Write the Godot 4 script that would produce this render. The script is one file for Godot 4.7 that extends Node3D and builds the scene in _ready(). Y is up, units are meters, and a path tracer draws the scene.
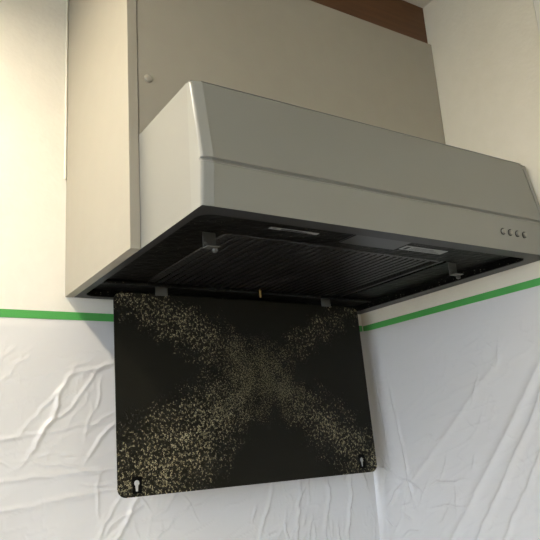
extends Node3D
# A range hood in a kitchen corner, its baffle plate swung down, walls masked with film.
# Metres, y up. Back wall is z = 0, the right wall is x = WR, H is the height of the hood's lower rim.

const H := 1.67
const W := 0.787
const WR := 0.7905
const CEIL := 2.405
const HT := 0.2063     # height of the hood front
const ZB := 0.3756     # depth of the cabinet panels

var used := {}
var M := {}


func _ready() -> void:
	# ---- camera
	var cam := Camera3D.new()
	cam.name = "camera"
	cam.fov = rad_to_deg(2.0 * atan(270.0 / 663.49))
	cam.near = 0.02
	cam.position = Vector3(-0.4041, H - 0.3256, 1.3692)
	cam.basis = Basis.from_euler(Vector3(0.2548, -0.5843, -0.0690), EULER_ORDER_YXZ)
	add_child(cam)
	cam.current = true
	# ---- sky and exposure
	var we := WorldEnvironment.new()
	we.name = "world_environment"
	var env := Environment.new()
	var sky_mat := ProceduralSkyMaterial.new()
	sky_mat.sky_top_color = Color(0.565, 0.655, 0.81)
	sky_mat.sky_horizon_color = Color(0.825, 0.87, 0.93)
	sky_mat.ground_bottom_color = Color(0.35, 0.37, 0.39)
	sky_mat.ground_horizon_color = Color(0.625, 0.645, 0.680)
	sky_mat.sky_energy_multiplier = 3.6
	sky_mat.ground_energy_multiplier = 5.6
	var sky := Sky.new()
	sky.sky_material = sky_mat
	env.background_mode = Environment.BG_SKY
	env.sky = sky
	env.tonemap_mode = Environment.TONE_MAPPER_LINEAR
	env.tonemap_exposure = 0.95
	env.sdfgi_enabled = true
	env.ssao_enabled = true
	env.ssil_enabled = true
	we.environment = env
	add_child(we)

	make_materials()
	build_room()
	build_ceiling_light()
	build_counter()
	build_cabinet()
	build_hood()
	build_filter()
	build_plate()
	build_masking()


# ------------------------------------------------------------------ helpers
func numbered(called: String) -> String:
	if not used.has(called):
		used[called] = 0
		return called
	used[called] += 1
	return "%s_%03d" % [called, used[called]]


func st_new() -> SurfaceTool:
	var st := SurfaceTool.new()
	st.begin(Mesh.PRIMITIVE_TRIANGLES)
	return st


func tri(st: SurfaceTool, a: Vector3, b: Vector3, c: Vector3, n: Vector3) -> void:
	if (b - a).cross(c - a).dot(n) > 0.0:
		var t := b
		b = c
		c = t
	for p in [a, b, c]:
		st.set_normal(n)
		st.add_vertex(p)


func quad(st: SurfaceTool, a: Vector3, b: Vector3, c: Vector3, d: Vector3, n: Vector3) -> void:
	tri(st, a, b, c, n)
	tri(st, a, c, d, n)


# a box with its edges chamfered by e
func bx(st: SurfaceTool, lo: Vector3, hi: Vector3, e := 0.0) -> void:
	var c := (lo + hi) * 0.5
	var h := (hi - lo) * 0.5
	e = minf(e, minf(h.x, minf(h.y, h.z)) * 0.8)
	for ax in 3:
		var u := (ax + 1) % 3
		var v := (ax + 2) % 3
		for s in [-1.0, 1.0]:
			var n := Vector3.ZERO
			n[ax] = s
			var q := []
			for k in [[-1, -1], [1, -1], [1, 1], [-1, 1]]:
				var p := Vector3.ZERO
				p[ax] = s * h[ax]
				p[u] = k[0] * (h[u] - e)
				p[v] = k[1] * (h[v] - e)
				q.append(c + p)
			quad(st, q[0], q[1], q[2], q[3], n)
	if e <= 0.0:
		return
	for ax in 3:
		var u := (ax + 1) % 3
		var v := (ax + 2) % 3
		for su in [-1.0, 1.0]:
			for sv in [-1.0, 1.0]:
				var q := []
				for k in [[-1, 0], [1, 0], [1, 1], [-1, 1]]:
					var p := Vector3.ZERO
					p[ax] = k[0] * (h[ax] - e)
					p[u] = su * (h[u] - (e if k[1] == 0 else 0.0))
					p[v] = sv * (h[v] - (0.0 if k[1] == 0 else e))
					q.append(c + p)
				var n := Vector3.ZERO
				n[u] = su
				n[v] = sv
				quad(st, q[0], q[1], q[2], q[3], n.normalized())
	for sx in [-1.0, 1.0]:
		for sy in [-1.0, 1.0]:
			for sz in [-1.0, 1.0]:
				var s := Vector3(sx, sy, sz)
				tri(st, c + s * Vector3(h.x, h.y - e, h.z - e), c + s * Vector3(h.x - e, h.y, h.z - e), c + s * Vector3(h.x - e, h.y - e, h.z), s.normalized())


# a closed outline in (z, y) swept along x
func sweep_x(st: SurfaceTool, prof: PackedVector2Array, x0: float, x1: float, caps := true) -> void:
	var area := 0.0
	var m := prof.size()
	for i in m:
		area += prof[i].cross(prof[(i + 1) % m])
	var sg := signf(area)
	for i in m:
		var p := prof[i]
		var q := prof[(i + 1) % m]
		var d := (q - p).normalized()
		var n := Vector3(0, -d.x * sg, d.y * sg)
		quad(st, Vector3(x0, p.y, p.x), Vector3(x1, p.y, p.x), Vector3(x1, q.y, q.x), Vector3(x0, q.y, q.x), n)
	if caps:
		var idx := Geometry2D.triangulate_polygon(prof)
		for x in [x0, x1]:
			var n := Vector3(-1 if x == x0 else 1, 0, 0)
			for k in range(0, idx.size(), 3):
				var t := []
				for j in 3:
					t.append(Vector3(x, prof[idx[k + j]].y, prof[idx[k + j]].x))
				tri(st, t[0], t[1], t[2], n)


# a profile of (radius, height) turned about an axis through c
func lathe(st: SurfaceTool, c: Vector3, axis: Vector3, prof: Array, seg := 24) -> void:
	var u := axis.cross(Vector3(0.31, 0.92, 0.23)).normalized()
	var v := axis.cross(u).normalized()
	for i in prof.size() - 1:
		var a: Vector2 = prof[i]
		var b: Vector2 = prof[i + 1]
		for k in seg:
			var t0 := TAU * k / seg
			var t1 := TAU * (k + 1) / seg
			var d0 := u * cos(t0) + v * sin(t0)
			var d1 := u * cos(t1) + v * sin(t1)
			var dm := (d0 + d1).normalized()
			var n := (dm * (b.y - a.y) - axis * (b.x - a.x)).normalized()
			quad(st, c + d0 * a.x + axis * a.y, c + d1 * a.x + axis * a.y, c + d1 * b.x + axis * b.y, c + d0 * b.x + axis * b.y, n)


func offset_of(parent: Node) -> Vector3:
	var o := Vector3.ZERO
	while parent != self:
		o += (parent as Node3D).position
		parent = parent.get_parent()
	return o


# commits a shape given in world metres as one named mesh under parent
func part(st: SurfaceTool, called: String, m: Material, parent: Node = self) -> MeshInstance3D:
	var o := MeshInstance3D.new()
	o.mesh = st.commit()
	o.material_override = m
	if parent == self:
		o.name = numbered(called)
		add_child(o)
	else:
		o.name = called
		parent.add_child(o, true)
		o.position = -offset_of(parent)
	return o


func thing(called: String, label: String, category: String, at: Vector3, group := "") -> Node3D:
	var o := Node3D.new()
	o.name = numbered(called)
	add_child(o)
	o.position = at
	tag(o, label, category, group)
	return o


func tag(o: Node, label: String, category: String, group := "") -> void:
	o.set_meta("label", label)
	o.set_meta("category", category)
	if group != "":
		o.set_meta("group", group)


func struct(st: SurfaceTool, called: String, m: Material, label: String, category: String) -> MeshInstance3D:
	var o := part(st, called, m)
	tag(o, label, category)
	o.set_meta("kind", "structure")
	return o


func noise(sd: int, freq: float, kind := FastNoiseLite.TYPE_SIMPLEX_SMOOTH, oct := 3) -> FastNoiseLite:
	var n := FastNoiseLite.new()
	n.seed = sd
	n.frequency = freq
	n.noise_type = kind
	n.fractal_octaves = oct
	n.fractal_type = FastNoiseLite.FRACTAL_FBM if oct > 1 else FastNoiseLite.FRACTAL_NONE
	return n


func grey_tile(n: FastNoiseLite, size: int) -> ImageTexture:
	var im := n.get_seamless_image(size, size)
	im.generate_mipmaps()
	return ImageTexture.create_from_image(im)


# a tile whose colour wanders between two close colours
func tint_tile(n: FastNoiseLite, size: int, a: Color, b: Color) -> ImageTexture:
	var src := n.get_seamless_image(size, size)
	var im := Image.create(size, size, false, Image.FORMAT_RGB8)
	for y in size:
		for x in size:
			im.set_pixel(x, y, a.lerp(b, src.get_pixel(x, y).r))
	return ImageTexture.create_from_image(im)


# dark ground with sparse pale crumbs of dried grease
func speck_tile(n: FastNoiseLite, size: int, a: Color, b: Color) -> ImageTexture:
	var src := n.get_seamless_image(size, size)
	var grit := noise(31, 0.11, FastNoiseLite.TYPE_SIMPLEX, 2).get_seamless_image(size, size)
	var im := Image.create(size, size, false, Image.FORMAT_RGB8)
	for y in size:
		for x in size:
			var c := a.lerp(b, src.get_pixel(x, y).r)
			var sp := smoothstep(0.80, 0.92, grit.get_pixel(x, y).r) * smoothstep(0.45, 0.65, src.get_pixel(x, y).r)
			im.set_pixel(x, y, c.lerp(Color(0.46, 0.45, 0.40), sp))
	return ImageTexture.create_from_image(im)


func mat(called: String, c: Color, rough: float, metal := 0.0, spec := 0.5) -> StandardMaterial3D:
	var m := StandardMaterial3D.new()
	m.resource_name = called
	m.albedo_color = c
	m.roughness = rough
	m.metallic = metal
	m.metallic_specular = spec
	M[called] = m
	return m


func relief(m: StandardMaterial3D, t: Texture2D, cm: float, per_metre: float) -> void:
	m.heightmap_enabled = true
	m.heightmap_texture = t
	m.heightmap_scale = cm
	m.uv1_triplanar = true
	m.uv1_world_triplanar = true
	m.uv1_scale = Vector3.ONE * per_metre


func make_materials() -> void:
	var fine := grey_tile(noise(3, 0.06), 256)
	var orange := grey_tile(noise(4, 0.05, FastNoiseLite.TYPE_SIMPLEX_SMOOTH, 2), 256)
	var wall := mat("wall_paint", Color(1, 1, 1), 0.55)
	wall.albedo_texture = tint_tile(noise(5, 0.012, FastNoiseLite.TYPE_SIMPLEX_SMOOTH, 4), 256, Color(0.93, 0.91, 0.855), Color(0.945, 0.925, 0.87))
	relief(wall, fine, 0.03, 4.0)
	var paper := mat("wall_paper", Color(1, 1, 1), 0.8)
	paper.albedo_texture = tint_tile(noise(6, 0.015, FastNoiseLite.TYPE_SIMPLEX_SMOOTH, 4), 256, Color(0.91, 0.875, 0.785), Color(0.925, 0.89, 0.805))
	relief(paper, fine, 0.04, 5.0)
	mat("ceiling_paint", Color(0.90, 0.88, 0.82), 0.9)
	mat("floor_wood", Color(0.45, 0.33, 0.22), 0.5)
	mat("trim_white", Color(0.90, 0.88, 0.82), 0.6)
	mat("window_metal", Color(0.65, 0.65, 0.66), 0.4, 0.6)
	var glass := mat("window_glass", Color(1, 1, 1, 0.06), 0.02)
	glass.transparency = BaseMaterial3D.TRANSPARENCY_ALPHA
	var lamp := mat("lamp_glow", Color(0.95, 0.93, 0.88), 0.5)
	lamp.emission_enabled = true
	lamp.emission = Color(1.0, 0.94, 0.84)
	lamp.emission_energy_multiplier = 1.5
	mat("lamp_body", Color(0.85, 0.85, 0.83), 0.5)
	var board := mat("board_laminate", Color(1, 1, 1), 0.5)
	board.albedo_texture = tint_tile(noise(7, 0.02), 128, Color(0.645, 0.62, 0.56), Color(0.655, 0.63, 0.57))
	relief(board, fine, 0.008, 6.0)
	mat("worktop_white", Color(0.88, 0.88, 0.88), 0.4)
	mat("screw_plastic", Color(0.62, 0.60, 0.54), 0.35)
	var wood := mat("brown_wood", Color(1, 1, 1), 0.5)
	wood.albedo_texture = wood_tile()
	wood.uv1_triplanar = true
	wood.uv1_world_triplanar = true
	wood.uv1_scale = Vector3(1.4, 5.0, 1.4)
	var silver := mat("silver_paint", Color(0.56, 0.56, 0.535), 0.38, 0.3)
	relief(silver, fine, 0.006, 14.0)
	# moulded end caps in the same silver as the steel, as plain plastic without the metal flake
	mat("cap_plastic", Color(0.56, 0.56, 0.535), 0.3, 0.0)
	mat("rim_grey", Color(0.18, 0.18, 0.175), 0.42, 0.0, 0.4)
	var black := mat("greasy_black", Color(1, 1, 1), 0.45)
	black.albedo_texture = speck_tile(noise(9, 0.03, FastNoiseLite.TYPE_SIMPLEX_SMOOTH, 5), 256, Color(0.035, 0.035, 0.032), Color(0.085, 0.083, 0.072))
	relief(black, grey_tile(noise(10, 0.035, FastNoiseLite.TYPE_SIMPLEX_SMOOTH, 5), 256), 0.10, 4.0)
	black.metallic_specular = 0.2
	var filt := mat("filter_black", Color(0.15, 0.145, 0.14), 0.38, 0.35)
	relief(filt, orange, 0.10, 9.0)
	mat("latch_steel", Color(0.42, 0.42, 0.40), 0.35, 0.6)
	mat("brass_pin", Color(0.70, 0.58, 0.34), 0.35, 0.6)
	mat("label_white", Color(0.60, 0.61, 0.60), 0.5)
	mat("label_ink", Color(0.12, 0.12, 0.13), 0.6)
	mat("cover_grey", Color(0.13, 0.135, 0.13), 0.3)
	mat("button_silver", Color(0.60, 0.59, 0.55), 0.3, 0.4)
	mat("button_ring", Color(0.16, 0.16, 0.15), 0.5)
	mat("keyhole_black", Color(0.03, 0.03, 0.03), 0.45, 0.0, 0.2)
	mat("tape_green", Color(0.32, 0.66, 0.32), 0.55)
	relief(M.tape_green, orange, 0.02, 20.0)
	var film := mat("film", Color(0.97, 0.97, 0.975, 0.55), 0.21, 0.0, 0.6)
	film.transparency = BaseMaterial3D.TRANSPARENCY_ALPHA
	film.cull_mode = BaseMaterial3D.CULL_DISABLED


func wood_tile() -> ImageTexture:
	var n := noise(12, 0.02)
	var f := noise(13, 0.12)
	var s := 256
	var im := Image.create(s, s, false, Image.FORMAT_RGB8)
	for y in s:
		for x in s:
			var g := 0.5 + 0.5 * n.get_noise_2d(x * 0.35, y * 2.2)
			g = clampf(g + 0.25 * f.get_noise_2d(x * 0.2, y * 3.0), 0, 1)
			im.set_pixel(x, y, Color(0.33, 0.205, 0.105).lerp(Color(0.40, 0.26, 0.145), g))
	return ImageTexture.create_from_image(im)


# ------------------------------------------------------------------ the room
func build_room() -> void:
	var xl := -2.4
	var zf := 3.3
	var t := 0.12
	var st := st_new()
	bx(st, Vector3(xl - t, -t, -t), Vector3(WR + t, 0, zf + t))
	struct(st, "floor", M.floor_wood, "brown wooden kitchen floor", "floor")
	st = st_new()
	bx(st, Vector3(xl - t, CEIL, -t), Vector3(WR + t, CEIL + t, zf + t))
	struct(st, "ceiling", M.ceiling_paint, "cream ceiling above the brown wooden strip", "ceiling")
	st = st_new()
	bx(st, Vector3(xl - t, 0, -t), Vector3(WR + t, CEIL, 0))
	struct(st, "wall_back", M.wall_paint, "cream wall behind the hood, masked with film below", "wall")
	st = st_new()
	bx(st, Vector3(WR, 0, 0), Vector3(WR + t, CEIL, zf))
	struct(st, "wall_right", M.wall_paper, "beige papered side wall at the end of the hood", "wall")
	st = st_new()
	bx(st, Vector3(xl - t, 0, zf), Vector3(WR + t, CEIL, zf + t))
	struct(st, "wall_front", M.wall_paper, "beige papered wall facing the hood", "wall")
	# the wall across the kitchen, with a window in it
	var wz0 := 1.1
	var wz1 := 3.0
	var wy0 := 0.85
	var wy1 := 2.05
	st = st_new()
	bx(st, Vector3(xl - t, 0, 0), Vector3(xl, CEIL, wz0))
	bx(st, Vector3(xl - t, 0, wz1), Vector3(xl, CEIL, zf))
	bx(st, Vector3(xl - t, 0, wz0), Vector3(xl, wy0, wz1))
	bx(st, Vector3(xl - t, wy1, wz0), Vector3(xl, CEIL, wz1))
	struct(st, "wall_left", M.wall_paper, "beige papered wall with the kitchen window", "wall")
	var win := Node3D.new()
	win.name = "window_1"
	add_child(win)
	win.position = Vector3(xl, wy0, (wz0 + wz1) * 0.5)
	tag(win, "wide two-light window with a metal frame across from the hood end", "window")
	win.set_meta("kind", "structure")
	st = st_new()
	var x0 := xl - 0.08
	var x1 := xl - 0.04
	bx(st, Vector3(x0, wy0, wz0), Vector3(x1, wy1, wz0 + 0.04), 0.004)
	bx(st, Vector3(x0, wy0, wz1 - 0.04), Vector3(x1, wy1, wz1), 0.004)
	bx(st, Vector3(x0, wy0, wz0 + 0.04), Vector3(x1, wy0 + 0.04, wz1 - 0.04), 0.004)
	bx(st, Vector3(x0, wy1 - 0.04, wz0 + 0.04), Vector3(x1, wy1, wz1 - 0.04), 0.004)
	var zm := (wz0 + wz1) * 0.5
	bx(st, Vector3(x0, wy0 + 0.04, zm - 0.02), Vector3(x1, wy1 - 0.04, zm + 0.02), 0.004)
	part(st, "window_frame", M.window_metal, win)
	for s in [[wz0 + 0.04, zm - 0.02], [zm + 0.02, wz1 - 0.04]]:
		st = st_new()
		quad(st, Vector3(xl - 0.06, wy0 + 0.04, s[0]), Vector3(xl - 0.06, wy0 + 0.04, s[1]), Vector3(xl - 0.06, wy1 - 0.04, s[1]), Vector3(xl - 0.06, wy1 - 0.04, s[0]), Vector3(1, 0, 0))
		part(st, "pane", M.window_glass, win)
	# the pale bead between the side board and the back wall
	st = st_new()
	bx(st, Vector3(-0.0240, H + 0.262, 0.0), Vector3(-0.0184, CEIL, 0.0055), 0.003)
	struct(st, "trim_1", M.trim_white, "thin pale sealant bead between side board and back wall", "trim")
	# the casing on the right wall in front of the hood
	st = st_new()
	bx(st, Vector3(WR - 0.012, 0, 0.6665), Vector3(WR, CEIL, 0.74), 0.003)
	struct(st, "trim_2", M.trim_white, "pale upright casing on the side wall ahead of the hood", "trim")


func build_ceiling_light() -> void:
	# a batten near the back wall left of the hood, and a weaker one further out in the room
	batten("short white fluorescent ceiling light close to the back wall", 0.19, 0.62, 1.25)
	batten("white fluorescent ceiling light out in the room", 1.10, 1.52, 0.36)


func batten(label: String, z0: float, z1: float, energy: float) -> void:
	var x := -0.56
	var t := thing("ceiling_light", label, "lamp", Vector3(x, CEIL, (z0 + z1) * 0.5))
	var st := st_new()
	bx(st, Vector3(x - 0.06, CEIL - 0.035, z0), Vector3(x + 0.06, CEIL - 0.0006, z1), 0.004)
	part(st, "housing", M.lamp_body, t)
	st = st_new()
	bx(st, Vector3(x - 0.05, CEIL - 0.060, z0 + 0.01), Vector3(x + 0.05, CEIL - 0.0352, z1 - 0.01), 0.010)
	part(st, "lamp_cover", M.lamp_glow, t)
	var l := AreaLight3D.new()
	l.name = "lamp_light"
	l.area_size = Vector2(0.03, z1 - z0 - 0.04)
	l.light_color = Color(1.0, 0.95, 0.865)
	l.light_energy = energy
	l.light_size = 0.1
	l.shadow_enabled = true
	l.rotation = Vector3(-PI / 2, 0, 0)
	l.position = Vector3(0, -0.064, 0)
	t.add_child(l)


# the kitchen counter below the frame, masked white for the work
func build_counter() -> void:
	for k in 4:
		var x0 := -2.39 + 0.795 * k
		var x1 := x0 + 0.79
		var names := ["at the far end of the counter", "second from the far end of the counter", "left of the one under the hood", "under the hood"]
		var t := thing("base_cabinet", "cream base cabinet with one door, " + names[k], "cabinet", Vector3((x0 + x1) * 0.5, 0, 0.31))
		var st := st_new()
		bx(st, Vector3(x0, 0.08, 0.005), Vector3(x1, 0.80, 0.60), 0.001)
		bx(st, Vector3(x0, 0.0, 0.005), Vector3(x1, 0.08, 0.54))
		part(st, "body", M.board_laminate, t)
		st = st_new()
		bx(st, Vector3(x0 + 0.003, 0.09, 0.601), Vector3(x1 - 0.003, 0.79, 0.62), 0.002)
		var d := part(st, "door", M.board_laminate, t)
		st = st_new()
		bx(st, Vector3(x1 - 0.20, 0.73, 0.6202), Vector3(x1 - 0.08, 0.745, 0.645), 0.003)
		part(st, "handle", M.latch_steel, d)
	var st2 := st_new()
	bx(st2, Vector3(-2.39, 0.8005, 0.003), Vector3(WR - 0.003, 0.84, 0.64), 0.004)
	var o := part(st2, "worktop", M.worktop_white)
	tag(o, "long white worktop along the wall below the hood", "worktop")


# ------------------------------------------------------------------ cabinet boards round the hood
func build_cabinet() -> void:
	var st := st_new()
	var sb := thing("side_board", "tall cream laminate side board between the hood and the bare wall", "board", Vector3(-0.009, H, ZB * 0.5))
	bx(st, Vector3(-0.0183, H - 0.0007, 0.0003), Vector3(-0.0004, CEIL - 0.0008, ZB - 0.001), 0.0004)
	part(st, "panel", M.board_laminate, sb)
	st = st_new()
	bx(st, Vector3(-0.0183, H - 0.0007, ZB - 0.001), Vector3(-0.0004, CEIL - 0.0008, ZB), 0.0004)
	part(st, "edge_band", M.board_laminate, sb)
	# filler panel above the hood
	var zt := ZB - 0.0015
	var p := thing("filler_panel", "wide grey-beige panel above the hood with a round screw cap", "panel", Vector3(W * 0.5, H + HT, zt))
	st = st_new()
	bx(st, Vector3(0.0012, H + HT + 0.0006, zt - 0.018), Vector3(WR - 0.0012, H + 0.6205, zt), 0.0008)
	part(st, "board", M.board_laminate, p)
	st = st_new()
	lathe(st, Vector3(0.0205, H + 0.3222, zt), Vector3.BACK, [Vector2(0.0080, 0.0), Vector2(0.0080, 0.0014), Vector2(0.0070, 0.0030), Vector2(0.0048, 0.0042), Vector2(0.0001, 0.0048)], 20)
	part(st, "screw_cap", M.screw_plastic, p)
	# brown strip up to the ceiling, a little further back
	st = st_new()
	bx(st, Vector3(0.0012, H + 0.6207, zt - 0.03), Vector3(WR - 0.0012, CEIL - 0.0008, zt - 0.010), 0.0008)
	var o := part(st, "wooden_strip", M.brown_wood)
	tag(o, "dark brown wooden strip between the grey-beige panel and the ceiling", "wooden strip")


# ------------------------------------------------------------------ the hood
func front_profile() -> PackedVector2Array:
	return PackedVector2Array([
		Vector2(0.6000, 0.0), Vector2(0.6060, 0.0618), Vector2(0.6058, 0.0648), Vector2(0.6030, 0.0672),
		Vector2(0.6022, 0.0700), Vector2(0.6060, 0.0722), Vector2(0.5812, 0.2040), Vector2(0.5795, 0.2058), Vector2(0.5770, HT)])


func end_cap(st: SurfaceTool, x_out: float, x_in: float) -> void:
	# rows of the profile, each a little further in and set back less, for the rounded ridge
	var r := 0.0045
	var turn := 0.003      # the cap's front turns back a little towards its outer edge
	var dir := signf(x_in - x_out)
	var rows := []
	for k in 6:
		var a := PI * 0.5 * k / 5.0
		var dx := r * (1.0 - cos(a))
		rows.append([x_out + dir * dx, r * (1.0 - sin(a)) + turn * (1.0 - dx / absf(x_in - x_out))])
	rows.append([x_in, 0.0])
	var f := front_profile()
	for i in rows.size() - 1:
		for j in f.size() - 1:
			var q := []
			for e in [[i, j], [i + 1, j], [i + 1, j + 1], [i, j + 1]]:
				var b: Array = rows[e[0]]
				var back: float = b[1]
				q.append(Vector3(b[0], H + f[e[1]].y - (back * 0.5 if e[1] > 5 else 0.0), f[e[1]].x - back))
			var n: Vector3 = (q[2] - q[0]).cross(q[3] - q[1]).normalized()
			if n.z < 0.0:
				n = -n
			quad(st, q[0], q[1], q[2], q[3], n)
	# the flat cheek on the outside, the inner face and the top
	var cheek := PackedVector2Array([Vector2(0.5664, 0.0)])
	for j in f.size():
		cheek.append(Vector2(f[j].x - r - turn, f[j].y - (r * 0.5 if j > 5 else 0.0)))
	cheek.append(Vector2(0.5664, HT - r * 0.5))
	var idx := Geometry2D.triangulate_polygon(cheek)
	for k in range(0, idx.size(), 3):
		var t := []
		for m in 3:
			t.append(Vector3(x_out, H + cheek[idx[k + m]].y, cheek[idx[k + m]].x))
		tri(st, t[0], t[1], t[2], Vector3(-dir, 0, 0))
	quad(st, Vector3(x_out, H + HT - r * 0.5, 0.5664), Vector3(x_in, H + HT, 0.5664), Vector3(x_in, H + HT, 0.5770), Vector3(x_out, H + HT - r * 0.5, 0.5770 - r - turn), Vector3.UP)
	quad(st, Vector3(x_out, H, 0.5664), Vector3(x_in, H, 0.5664), Vector3(x_in, H, 0.600), Vector3(x_out, H, 0.600 - r - turn), Vector3.DOWN)


# a flat frame seen from below: outer rectangle, rounded opening
func ring(st: SurfaceTool, o: Rect2, i: Rect2, r: float, y: float, y_wall: float) -> void:
	var inner := rounded(i, r, 6)
	var m := inner.size()
	var outer := PackedVector2Array()
	for p in inner:
		# push each inner point out to the outer rectangle
		var c := i.get_center()
		var q := Vector2(o.position.x if p.x < c.x else o.end.x, o.position.y if p.y < c.y else o.end.y)
		outer.append(q)
	for k in m:
		var a := inner[k]
		var b := inner[(k + 1) % m]
		var c := outer[(k + 1) % m]
		var d := outer[k]
		tri(st, Vector3(a.x, y, a.y), Vector3(b.x, y, b.y), Vector3(c.x, y, c.y), Vector3.DOWN)
		if c != d:
			tri(st, Vector3(a.x, y, a.y), Vector3(c.x, y, c.y), Vector3(d.x, y, d.y), Vector3.DOWN)
		var mid := i.get_center() - (a + b) * 0.5
		var e := (b - a).normalized()
		var n := Vector3(e.y, 0, -e.x)
		if n.dot(Vector3(mid.x, 0, mid.y)) < 0:
			n = -n
		quad(st, Vector3(a.x, y, a.y), Vector3(b.x, y, b.y), Vector3(b.x, y_wall, b.y), Vector3(a.x, y_wall, a.y), n)


func rounded(rc: Rect2, r: float, seg: int) -> PackedVector2Array:
	var out := PackedVector2Array()
	var cs := [Vector2(rc.end.x - r, rc.end.y - r), Vector2(rc.position.x + r, rc.end.y - r), rc.position + Vector2(r, r), Vector2(rc.end.x - r, rc.position.y + r)]
	for q in 4:
		for k in seg + 1:
			var a := PI * 0.5 * q + PI * 0.5 * k / seg
			out.append(cs[q] + Vector2(cos(a), sin(a)) * r)
	return out


func build_hood() -> void:
	var hood := thing("range_hood", "silver range hood with black greasy underside open on the wall", "range hood", Vector3(W * 0.5, H, 0.0))
	var cap_w := 0.0185
	# body: two cheeks, top and back, open below
	var st := st_new()
	bx(st, Vector3(0.0003, H, 0.0006), Vector3(0.0015, H + HT, 0.5664))
	bx(st, Vector3(W - 0.0012, H, 0.0006), Vector3(W, H + HT, 0.5664))
	bx(st, Vector3(0.0015, H + HT - 0.0012, 0.0006), Vector3(W - 0.0012, H + HT, 0.5764))
	bx(st, Vector3(0.0015, H, 0.0006), Vector3(W - 0.0012, H + HT - 0.0012, 0.0018))
	part(st, "body", M.silver_paint, hood)
	# fascia between the end caps
	st = st_new()
	var f := front_profile()
	var prof := PackedVector2Array(f)
	for k in range(f.size() - 1, -1, -1):
		prof.append(Vector2(f[k].x - (0.0012 if k < f.size() - 1 else 0.0018), f[k].y - 0.0008))
	prof[prof.size() - 1].y = 0.0
	for k in prof.size():
		prof[k].y += H
		prof[k].x -= 0.0009
	sweep_x(st, prof, cap_w, W - cap_w)
	part(st, "front_panel", M.silver_paint, hood)
	for s in [[0.0, cap_w], [W, W - cap_w]]:
		st = st_new()
		end_cap(st, s[0], s[1])
		part(st, "end_cap", M.cap_plastic, hood)
	st = st_new()
	bx(st, Vector3(cap_w, H + HT + 0.0001, 0.5745), Vector3(W - cap_w, H + HT + 0.0016, 0.5792), 0.0005)
	part(st, "top_lip", M.silver_paint, hood)
	# lower rim
	st = st_new()
	var open := Rect2(0.0145, 0.020, W - 0.0145 - 0.034, 0.5495)
	ring(st, Rect2(0.0003, 0.0006, W - 0.0006, 0.5985), open, 0.022, H - 0.0004, H + 0.0012)
	part(st, "rim", M.rim_grey, hood)
	# black pan inside with the filter opening
	var hole := Rect2(0.115, 0.07, 0.535, 0.385)
	st = st_new()
	ring(st, open.grow(0.0), hole, 0.012, H + 0.016, H + 0.05)
	ring(st, open.grow(0.001), open, 0.022, H + 0.0012, H + 0.016)
	bx(st, Vector3(hole.position.x - 0.01, H + 0.05, hole.position.y - 0.01), Vector3(hole.end.x + 0.01, H + 0.052, hole.end.y + 0.01))
	bx(st, Vector3(0.03, H + 0.0085, 0.100), Vector3(W - 0.05, H + 0.0155, 0.112), 0.002)
	part(st, "inner_pan", M.greasy_black, hood)
	# lamp cover beside the right label
	st = st_new()
	bx(st, Vector3(0.330, H + 0.0125, 0.488), Vector3(0.462, H + 0.0158, 0.560), 0.0015)
	part(st, "lamp_cover", M.cover_grey, hood)
	# warning labels on the pan
	for l in [[0.170, 0.268, 0.505, 0.513], [0.474, 0.585, 0.490, 0.512]]:
		st = st_new()
		bx(st, Vector3(l[0], H + 0.0150, l[2]), Vector3(l[1], H + 0.0158, l[3]))
		var lb := part(st, "label", M.label_white, hood)
		lb.set_meta("label", "white printed sticker")
		st = st_new()
		for k in 3:
			var z := lerpf(l[2], l[3], (k + 1) / 4.0)
			bx(st, Vector3(l[0] + 0.022, H + 0.0148, z - 0.0008), Vector3(l[1] - 0.010 - 0.012 * k, H + 0.0150, z + 0.0008))
		bx(st, Vector3(l[0] + 0.006, H + 0.0148, l[2] + 0.003), Vector3(l[0] + 0.014, H + 0.0150, l[3] - 0.003))
		part(st, "print", M.label_ink, lb)
	# two spring latches that hold the plate when closed
	for s in [[0.077, 1.0], [0.652, 1.0]]:
		st = st_new()
		var x: float = s[0]
		bx(st, Vector3(x, H - 0.011, 0.4485), Vector3(x + 0.024, H + 0.016, 0.4500), 0.0005)
		bx(st, Vector3(x, H - 0.0125, 0.4485), Vector3(x + 0.024, H - 0.011, 0.466), 0.0005)
		bx(st, Vector3(x + 0.014, H - 0.020, 0.452), Vector3(x + 0.022, H - 0.0125, 0.460), 0.0015)
		var la := part(st, "latch", M.latch_steel, hood)
		st = st_new()
		lathe(st, Vector3(x + 0.006, H - 0.0025, 0.4500), Vector3.BACK, [Vector2(0.003, 0), Vector2(0.003, 0.0015), Vector2(0.0015, 0.0022), Vector2(0.0001, 0.0022)], 12)
		part(st, "rivet", M.latch_steel, la)
	# two hinge clips the plate hangs on
	for x in [0.148, 0.590]:
		st = st_new()
		bx(st, Vector3(x, H - 0.006, 0.0855), Vector3(x + 0.029, H + 0.016, 0.0870), 0.0005)
		part(st, "hinge_clip", M.latch_steel, hood)
	st = st_new()
	lathe(st, Vector3(0.394, H + 0.016, 0.115), Vector3.DOWN, [Vector2(0.0026, 0), Vector2(0.0026, 0.015), Vector2(0.0014, 0.018), Vector2(0.0001, 0.018)], 10)
	part(st, "pin", M.brass_pin, hood)
	# four push buttons
	var bn := Vector3(0, -0.0967, 0.9953)
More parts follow.
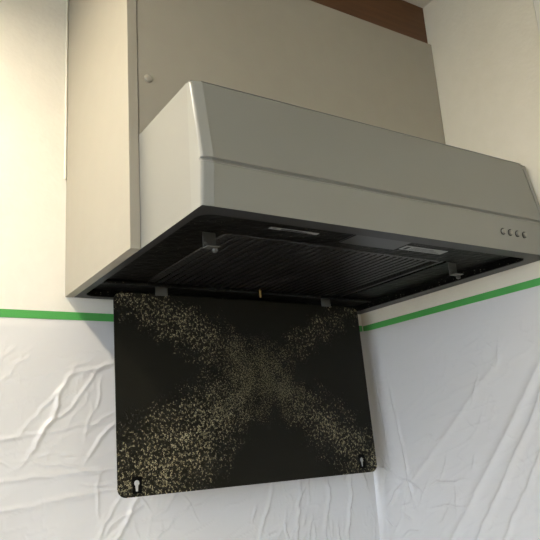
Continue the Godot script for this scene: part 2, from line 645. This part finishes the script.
	for x in [0.6410, 0.6622, 0.6838, 0.7050]:
		var c := Vector3(x, H + 0.0355, 0.6026)
		st = st_new()
		lathe(st, c, bn, [Vector2(0.0046, 0), Vector2(0.0046, 0.0030), Vector2(0.0036, 0.0042), Vector2(0.0001, 0.0045)], 20)
		var b := part(st, "button", M.button_silver, hood)
		st = st_new()
		lathe(st, c, bn, [Vector2(0.0066, 0), Vector2(0.0066, 0.0008), Vector2(0.0048, 0.0008), Vector2(0.0048, 0)], 20)
		part(st, "bezel", M.button_ring, b)


func build_filter() -> void:
	var x0 := 0.120
	var x1 := 0.645
	var z0 := 0.076
	var z1 := 0.449
	var t := thing("grease_filter", "black slotted grease filter set inside the hood", "filter", Vector3((x0 + x1) * 0.5, H + 0.0175, (z0 + z1) * 0.5))
	var y0 := H + 0.0175
	var st := st_new()
	bx(st, Vector3(x0, y0, z0), Vector3(x0 + 0.012, y0 + 0.012, z1), 0.002)
	bx(st, Vector3(x1 - 0.012, y0, z0), Vector3(x1, y0 + 0.012, z1), 0.002)
	bx(st, Vector3(x0 + 0.012, y0, z0), Vector3(x1 - 0.012, y0 + 0.012, z0 + 0.012), 0.002)
	bx(st, Vector3(x0 + 0.012, y0, z1 - 0.012), Vector3(x1 - 0.012, y0 + 0.012, z1), 0.002)
	part(st, "frame", M.filter_black, t)
	st = st_new()
	var w := 0.0122
	bx(st, Vector3(-w / 2, 0, -0.1745), Vector3(w / 2, 0.003, 0.1745), 0.0012)
	var slat := st.commit()
	var x := x0 + 0.0215
	while x < x1 - 0.018:
		var o := MeshInstance3D.new()
		o.name = "slat"
		o.mesh = slat
		o.material_override = M.filter_black
		t.add_child(o, true)
		o.position = Vector3(x, y0 + 0.004, (z0 + z1) * 0.5) - t.position
		x += 0.0170


# ------------------------------------------------------------------ the plate hanging from the hood
const PW := 0.6496
const PL := 0.4051


func keyhole(c: Vector2) -> PackedVector2Array:
	var out := PackedVector2Array()
	var r := 0.0058
	for k in 13:
		var a := -PI * 0.28 + (PI * 1.56) * k / 12.0
		out.append(c + Vector2(cos(a), sin(a)) * r)
	out.append(c + Vector2(-0.0026, -0.0150))
	out.append(c + Vector2(0.0026, -0.0150))
	return out


func build_plate() -> void:
	var p := thing("baffle_plate", "black baffle plate crusted with grease hanging open below the hood", "plate", Vector3(0.0579, H - 0.0033, 0.080))
	p.rotation.x = -0.0404
	var rc := Rect2(0, -PL, PW, PL)
	var out := rounded(rc, 0.017, 6)
	var keys := [Vector2(0.0385, -0.3800), Vector2(0.6045, -0.3755)]
	# outline with a hair-thin slit to each keyhole, so that the holes are open
	var poly := PackedVector2Array()
	for q in out:
		poly.append(q)
	# the bottom edge runs from left to right between corner 3 (index 20) and corner 4 (index 21)
	var full := PackedVector2Array()
	for k in poly.size():
		full.append(poly[k])
		if k == 20:
			for c in keys:
				var kh := keyhole(c)
				full.append(Vector2(c.x - 0.0026, -PL))
				full.append(Vector2(c.x - 0.0026, c.y - 0.0150))
				for j in range(12, -1, -1):
					full.append(kh[j])
				full.append(Vector2(c.x + 0.0026, c.y - 0.0150))
				full.append(Vector2(c.x - 0.0025, c.y - 0.0150))
				full.append(Vector2(c.x - 0.0025, -PL))
	var idx := Geometry2D.triangulate_polygon(full)
	if idx.is_empty():
		push_error("plate outline failed")
	var th := 0.0012
	var st := st_new()
	for side in [th, -th]:
		var n := Vector3(0, 0, signf(side))
		for k in range(0, idx.size(), 3):
			var v := [full[idx[k]], full[idx[k + 1]], full[idx[k + 2]]]
			if (Vector2(v[1]) - Vector2(v[0])).cross(Vector2(v[2]) - Vector2(v[0])) * side > 0:
				v = [v[0], v[2], v[1]]
			for q in v:
				st.set_normal(n)
				st.set_uv(Vector2(q.x / PW, -q.y / PL))
				st.set_tangent(Plane(1, 0, 0, 1))
				st.add_vertex(Vector3(q.x, q.y, side))
	for k in full.size():
		var a := full[k]
		var b := full[(k + 1) % full.size()]
		var e := (b - a).normalized()
		var n := Vector3(e.y, -e.x, 0)
		var cc := [Vector3(a.x, a.y, th), Vector3(b.x, b.y, th), Vector3(b.x, b.y, -th), Vector3(a.x, a.y, th), Vector3(b.x, b.y, -th), Vector3(a.x, a.y, -th)]
		for q in cc:
			st.set_normal(n)
			st.set_uv(Vector2(q.x / PW, -q.y / PL))
			st.set_tangent(Plane(1, 0, 0, 1))
			st.add_vertex(q)
	var o := MeshInstance3D.new()
	o.name = "sheet"
	o.mesh = st.commit()
	o.material_override = grease_material()
	p.add_child(o, true)
	# black plastic keyhole plates round the two holes, frames with open middles
	for c in keys:
		st = st_new()
		var kx: float = c.x
		var ky: float = c.y
		var kh := keyhole(c)
		var rim := PackedVector2Array([Vector2(kx + 0.0098, ky - 0.0190), Vector2(kx + 0.0098, ky + 0.0125), Vector2(kx - 0.0098, ky + 0.0125), Vector2(kx - 0.0098, ky - 0.0190)])
		rim.append_array([Vector2(kx - 0.0026, ky - 0.0190), Vector2(kx - 0.0026, ky - 0.0150)])
		for j in range(12, -1, -1):
			rim.append(kh[j])
		rim.append_array([Vector2(kx + 0.0026, ky - 0.0150), Vector2(kx - 0.0025, ky - 0.0150), Vector2(kx - 0.0025, ky - 0.0190)])
		var ti := Geometry2D.triangulate_polygon(rim)
		for k in range(0, ti.size(), 3):
			var q := []
			for m in 3:
				q.append(Vector3(rim[ti[k + m]].x, rim[ti[k + m]].y, th + 0.0008))
			tri(st, q[0], q[1], q[2], Vector3(0, 0, 1))
		for k in rim.size():
			var p0 := rim[k]
			var p1 := rim[(k + 1) % rim.size()]
			var e := (p1 - p0).normalized()
			quad(st, Vector3(p0.x, p0.y, th), Vector3(p1.x, p1.y, th), Vector3(p1.x, p1.y, th + 0.0008), Vector3(p0.x, p0.y, th + 0.0008), Vector3(e.y, -e.x, 0))
		var kp := MeshInstance3D.new()
		kp.name = "keyhole_plate"
		kp.mesh = st.commit()
		kp.material_override = M.keyhole_black
		p.add_child(kp, true)


# grease lies in four arms from the corners to the middle, in coarse beads far out and fine grain in the middle
func grease_material() -> StandardMaterial3D:
	var sx := 1300
	var sy := 810
	var coarse := noise(21, 0.052, FastNoiseLite.TYPE_SIMPLEX, 2)
	var mid := noise(22, 0.095, FastNoiseLite.TYPE_SIMPLEX, 2)
	var fine := noise(23, 0.15, FastNoiseLite.TYPE_SIMPLEX, 1)
	var patch := noise(24, 0.010, FastNoiseLite.TYPE_SIMPLEX_SMOOTH, 3)
	var warp := noise(25, 0.010, FastNoiseLite.TYPE_SIMPLEX_SMOOTH, 2)
	var col := Image.create(sx, sy, false, Image.FORMAT_RGB8)
	var hgt := Image.create(sx, sy, false, Image.FORMAT_R8)
	var rgh := Image.create(sx, sy, false, Image.FORMAT_R8)
	var base := Color(0.100, 0.095, 0.070)
	var tan_ := Color(0.74, 0.70, 0.56)
	var gold := Color(0.30, 0.265, 0.155)
	var mid_at := Vector2(0.345, 0.165)
	# corner, spread in the middle, spread at the corner, amount
	var arms := [[Vector2(0.0, -0.02), 0.056, 0.054, 0.95], [Vector2(PW, -0.01), 0.046, 0.040, 0.64], [Vector2(0.0, PL + 0.01), 0.070, 0.098, 1.10], [Vector2(PW + 0.01, PL), 0.056, 0.066, 0.92]]
	for j in sy:
		for i in sx:
			var p := Vector2(PW * (i + 0.5) / sx, PL * (j + 0.5) / sy)
			p += Vector2(warp.get_noise_2d(i, j), warp.get_noise_2d(i + 900.0, j)) * 0.022
			var g := 0.0
			var k := 0.0
			for arm in arms:
				var d: Vector2 = arm[0] - mid_at
				var l := d.length()
				d /= l
				var t := clampf((p - mid_at).dot(d) / l, 0.0, 1.0)
				var off := p.distance_to(mid_at + d * l * t)
				var sg := lerpf(arm[1], arm[2], smoothstep(0.1, 0.75, t))
				var q: float = arm[3] * exp(-off * off / (sg * sg))
				if q > g:
					g = q
					k = t
			g *= 1.0 + 0.60 * patch.get_noise_2d(i, j) + 0.35 * patch.get_noise_2d(i * 3.0, j * 3.0)
			k = smoothstep(0.05, 0.50, k)
			var nc := coarse.get_noise_2d(i, j * 0.85)
			var nm := mid.get_noise_2d(i, j * 0.85)
			var nf := fine.get_noise_2d(i, j)
			var n := lerpf(nm * 0.55 + nf * 0.55, nc * 0.65 + nm * 0.45 + nf * 0.12, k)
			var bead := smoothstep(0.66 - 0.52 * g, 1.00 - 0.52 * g, n + 0.20)
			bead *= smoothstep(0.10, 0.45, g)
			var haze := smoothstep(0.2, 0.9, g) * (0.25 + 0.75 * smoothstep(-0.3, 0.5, nf))
			var c := base.lerp(gold, haze * lerpf(0.50, 0.30, k))
			var tone := 0.30 + 0.70 * smoothstep(-0.35, 0.45, nf + 0.8 * patch.get_noise_2d(i * 3.0 + 500.0, j * 3.0))
			c = c.lerp(tan_, bead * bead * tone * lerpf(0.70, 1.0, k))
			col.set_pixel(i, j, c)
			var h := clampf(0.10 + 0.75 * bead + 0.10 * haze * nf + 0.02 * nf, 0, 1)
			hgt.set_pixel(i, j, Color(h, h, h))
			var ro := lerpf(0.55, 0.26, bead)
			rgh.set_pixel(i, j, Color(ro, ro, ro))
	var m := StandardMaterial3D.new()
	m.resource_name = "greasy_enamel"
	m.albedo_texture = ImageTexture.create_from_image(col)
	m.roughness = 1.0
	m.roughness_texture = ImageTexture.create_from_image(rgh)
	m.metallic_specular = 0.29
	m.heightmap_enabled = true
	m.heightmap_texture = ImageTexture.create_from_image(hgt)
	m.heightmap_scale = 0.5
	return m


# ------------------------------------------------------------------ masking tape and film
# each fold: start, end (metres along the wall, metres below the rim), height, width; laid into the grid of heights
func add_fold(hs: PackedFloat32Array, nu: int, nv: int, o: Vector2, cell: Vector2, f: Array, warp: FastNoiseLite) -> void:
	var a: Vector2 = f[0]
	var b: Vector2 = f[1]
	var w: float = f[3]
	var l := a.distance_to(b)
	var d := (b - a) / l
	var box := Rect2(a, Vector2.ZERO).expand(b).grow(w + 0.06)
	var i0 := clampi(int((box.position.x - o.x) / cell.x), 0, nu)
	var i1 := clampi(int((box.end.x - o.x) / cell.x) + 1, 0, nu)
	var j0 := clampi(int((box.position.y - o.y) / cell.y), 0, nv)
	var j1 := clampi(int((box.end.y - o.y) / cell.y) + 1, 0, nv)
	var fade := minf(0.06, l * 0.4)
	for j in range(j0, j1 + 1):
		for i in range(i0, i1 + 1):
			var p := o + Vector2(i, j) * cell
			var along := (p - a).dot(d)
			if along < -fade or along > l + fade:
				continue
			var off := (p - a).dot(d.orthogonal())
			if absf(off) > w + 0.014:
				continue
			off = absf(off + (0.012 if l < 0.3 else 0.005) * warp.get_noise_2d(along + a.x * 7.0, a.y * 5.0))
			if off > w:
				continue
			var e := smoothstep(-fade, fade, along) * (1.0 - smoothstep(l - fade, l + fade, along))
			var q := 1.0 - off / w
			hs[j * (nu + 1) + i] += float(f[2]) * e * q * q


func film_sheet(called: String, parent: Node3D, to_world: Callable, u0: float, u1: float, v0: float, v1: float, corner: float, reach: float, folds: Array, sd: int) -> void:
	var step := 0.0024
	var nu := int((u1 - u0) / step)
	var nv := int((v1 - v0) / step)
	var cell := Vector2((u1 - u0) / nu, (v1 - v0) / nv)
	var hs := PackedFloat32Array()
	hs.resize((nu + 1) * (nv + 1))
	var warp := noise(sd + 5, 9.0, FastNoiseLite.TYPE_SIMPLEX_SMOOTH, 3)
	for f in folds:
		add_fold(hs, nu, nv, Vector2(u0, v0), cell, f, warp)
	var big := noise(sd, 4.0, FastNoiseLite.TYPE_SIMPLEX_SMOOTH, 2)
	var line_a := noise(sd + 1, 9.0, FastNoiseLite.TYPE_SIMPLEX, 2)
	var line_b := noise(sd + 3, 22.0, FastNoiseLite.TYPE_SIMPLEX, 2)
	var area := noise(sd + 2, 7.0, FastNoiseLite.TYPE_SIMPLEX_SMOOTH, 2)
	var st := st_new()
	st.set_smooth_group(0)
	for j in nv + 1:
		for i in nu + 1:
			var u := lerpf(u0, u1, float(i) / nu)
			var v := lerpf(v0, v1, float(j) / nv)
			var free := smoothstep(0.0, 0.12, v - v0) * smoothstep(0.0, 0.05, absf(u - corner))
			var d := 0.0001 + 0.002 * smoothstep(0.001, 0.02, v - v0)
			d += free * 0.006 * (0.5 + 0.5 * big.get_noise_2d(u, v * 0.7))
			var near := 1.0 - clampf(absf(u - corner) / 0.03, 0.0, 1.0)
			d += reach * near * near
			var here := area.get_noise_2d(u, v)
			var ra := 1.0 - absf(line_a.get_noise_2d(u * 0.6 + 0.5 * v, v * 1.3 + 0.3 * u))
			d += free * 0.0009 * pow(ra, 14.0)
			var rb := 1.0 - absf(line_b.get_noise_2d(u * 1.1, v * 0.5 + 0.2 * u))
			d += free * 0.0010 * pow(rb, 8.0) * smoothstep(0.05, 0.40, here)
			d += free * hs[j * (nu + 1) + i]
			st.add_vertex(to_world.call(u, v, d))
	for j in nv:
		for i in nu:
			var a := j * (nu + 1) + i
			for k in [a, a + 1, a + nu + 2, a, a + nu + 2, a + nu + 1]:
				st.add_index(k)
	st.generate_normals()
	part(st, called, M.film, parent)


# short creases scattered over an area, most of them near one direction
func crinkles(rng: RandomNumberGenerator, area: Rect2, count: int, turn: float, spread: float, tall := 1.0) -> Array:
	var out := []
	for k in count:
		var c := area.position + Vector2(rng.randf(), rng.randf()) * area.size
		var d := Vector2.from_angle(turn + rng.randfn(0.0, spread)) * rng.randf_range(0.012, 0.05)
		out.append([c - d, c + d, tall * rng.randf_range(0.0006, 0.0028), rng.randf_range(0.004, 0.008)])
	return out


func build_masking() -> void:
	# back wall
	var st := st_new()
	var t := thing("masking_sheet", "clear masking film under green tape on the wall behind the plate", "masking film", Vector3(0.0, H - 0.0487, 0.0), "masking film taped to the walls")
	bx(st, Vector3(-0.9, H - 0.0490, 0.0002), Vector3(WR - 0.0012, H - 0.0322, 0.0010), 0.0002)
	var tp := part(st, "tape", M.tape_green, t)
	tp.set_meta("label", "green masking tape strip")
	var folds_b := [
		[Vector2(-0.40, 0.375), Vector2(0.10, 0.352), 0.0035, 0.009], [Vector2(-0.3, 0.430), Vector2(0.16, 0.385), 0.003, 0.010],
		[Vector2(-0.09, 0.32), Vector2(0.00, 0.16), 0.005, 0.011], [Vector2(0.0, 0.16), Vector2(0.12, 0.13), 0.004, 0.009],
		[Vector2(-0.06, 0.28), Vector2(0.07, 0.14), 0.003, 0.007], [Vector2(-0.25, 0.30), Vector2(0.06, 0.26), 0.002, 0.008],
		[Vector2(0.03, 0.33), Vector2(0.10, 0.25), 0.004, 0.007], [Vector2(0.42, 0.54), Vector2(0.47, 0.40), 0.005, 0.010],
		[Vector2(0.52, 0.57), Vector2(0.54, 0.38), 0.005, 0.009], [Vector2(0.60, 0.58), Vector2(0.63, 0.38), 0.006, 0.011],
		[Vector2(0.66, 0.60), Vector2(0.70, 0.40), 0.006, 0.009], [Vector2(0.08, 0.50), Vector2(0.15, 0.40), 0.006, 0.011],
		[Vector2(0.02, 0.52), Vector2(0.10, 0.40), 0.004, 0.008],
	]
	var rng := RandomNumberGenerator.new()
	rng.seed = 77
	folds_b += crinkles(rng, Rect2(-0.16, 0.10, 0.24, 0.16), 16, -0.9, 0.4)
	folds_b += crinkles(rng, Rect2(-0.16, 0.28, 0.24, 0.16), 10, -0.08, 0.15)
	folds_b += crinkles(rng, Rect2(0.02, 0.40, 0.26, 0.14), 18, -1.1, 0.6, 1.7)
	folds_b += crinkles(rng, Rect2(0.40, 0.40, 0.36, 0.20), 40, -1.35, 0.35, 1.9)
	film_sheet("film", t, func(u: float, v: float, d: float) -> Vector3: return Vector3(u, H - v, d), -0.9, WR - 0.016, 0.0480, 0.80, WR, 0.0, folds_b, 41)
	# right wall
	st = st_new()
	t = thing("masking_sheet", "clear draped masking film under green tape on the beige side wall", "masking film", Vector3(WR, H - 0.0495, 0.3), "masking film taped to the walls")
	bx(st, Vector3(WR - 0.0010, H - 0.0500, 0.0035), Vector3(WR - 0.0002, H - 0.0342, 0.655), 0.0002)
	tp = part(st, "tape", M.tape_green, t)
	tp.set_meta("label", "green masking tape strip")
	var folds_r := [
		[Vector2(0.56, 0.22), Vector2(0.24, 0.66), 0.0065, 0.015], [Vector2(0.585, 0.27), Vector2(0.29, 0.68), 0.0055, 0.012],
		[Vector2(0.54, 0.20), Vector2(0.19, 0.62), 0.005, 0.020], [Vector2(0.45, 0.17), Vector2(0.15, 0.42), 0.003, 0.018],
		[Vector2(0.09, 0.20), Vector2(0.13, 0.50), 0.003, 0.010], [Vector2(0.03, 0.10), Vector2(0.06, 0.40), 0.003, 0.008],
		[Vector2(0.20, 0.445), Vector2(0.29, 0.435), 0.004, 0.007], [Vector2(0.19, 0.50), Vector2(0.28, 0.485), 0.003, 0.006],
		[Vector2(0.03, 0.50), Vector2(0.10, 0.44), 0.006, 0.010], [Vector2(0.42, 0.20), Vector2(0.44, 0.15), 0.003, 0.006],
	]
	folds_r += crinkles(rng, Rect2(0.03, 0.38, 0.12, 0.18), 18, -0.4, 0.8, 1.8)
	folds_r += crinkles(rng, Rect2(0.15, 0.22, 0.25, 0.30), 8, 2.1, 0.4)
	film_sheet("film", t, func(u: float, v: float, d: float) -> Vector3: return Vector3(WR - d, H - v, u), 0.0012, 0.655, 0.0495, 0.80, 0.0, 0.0155, folds_r, 51)
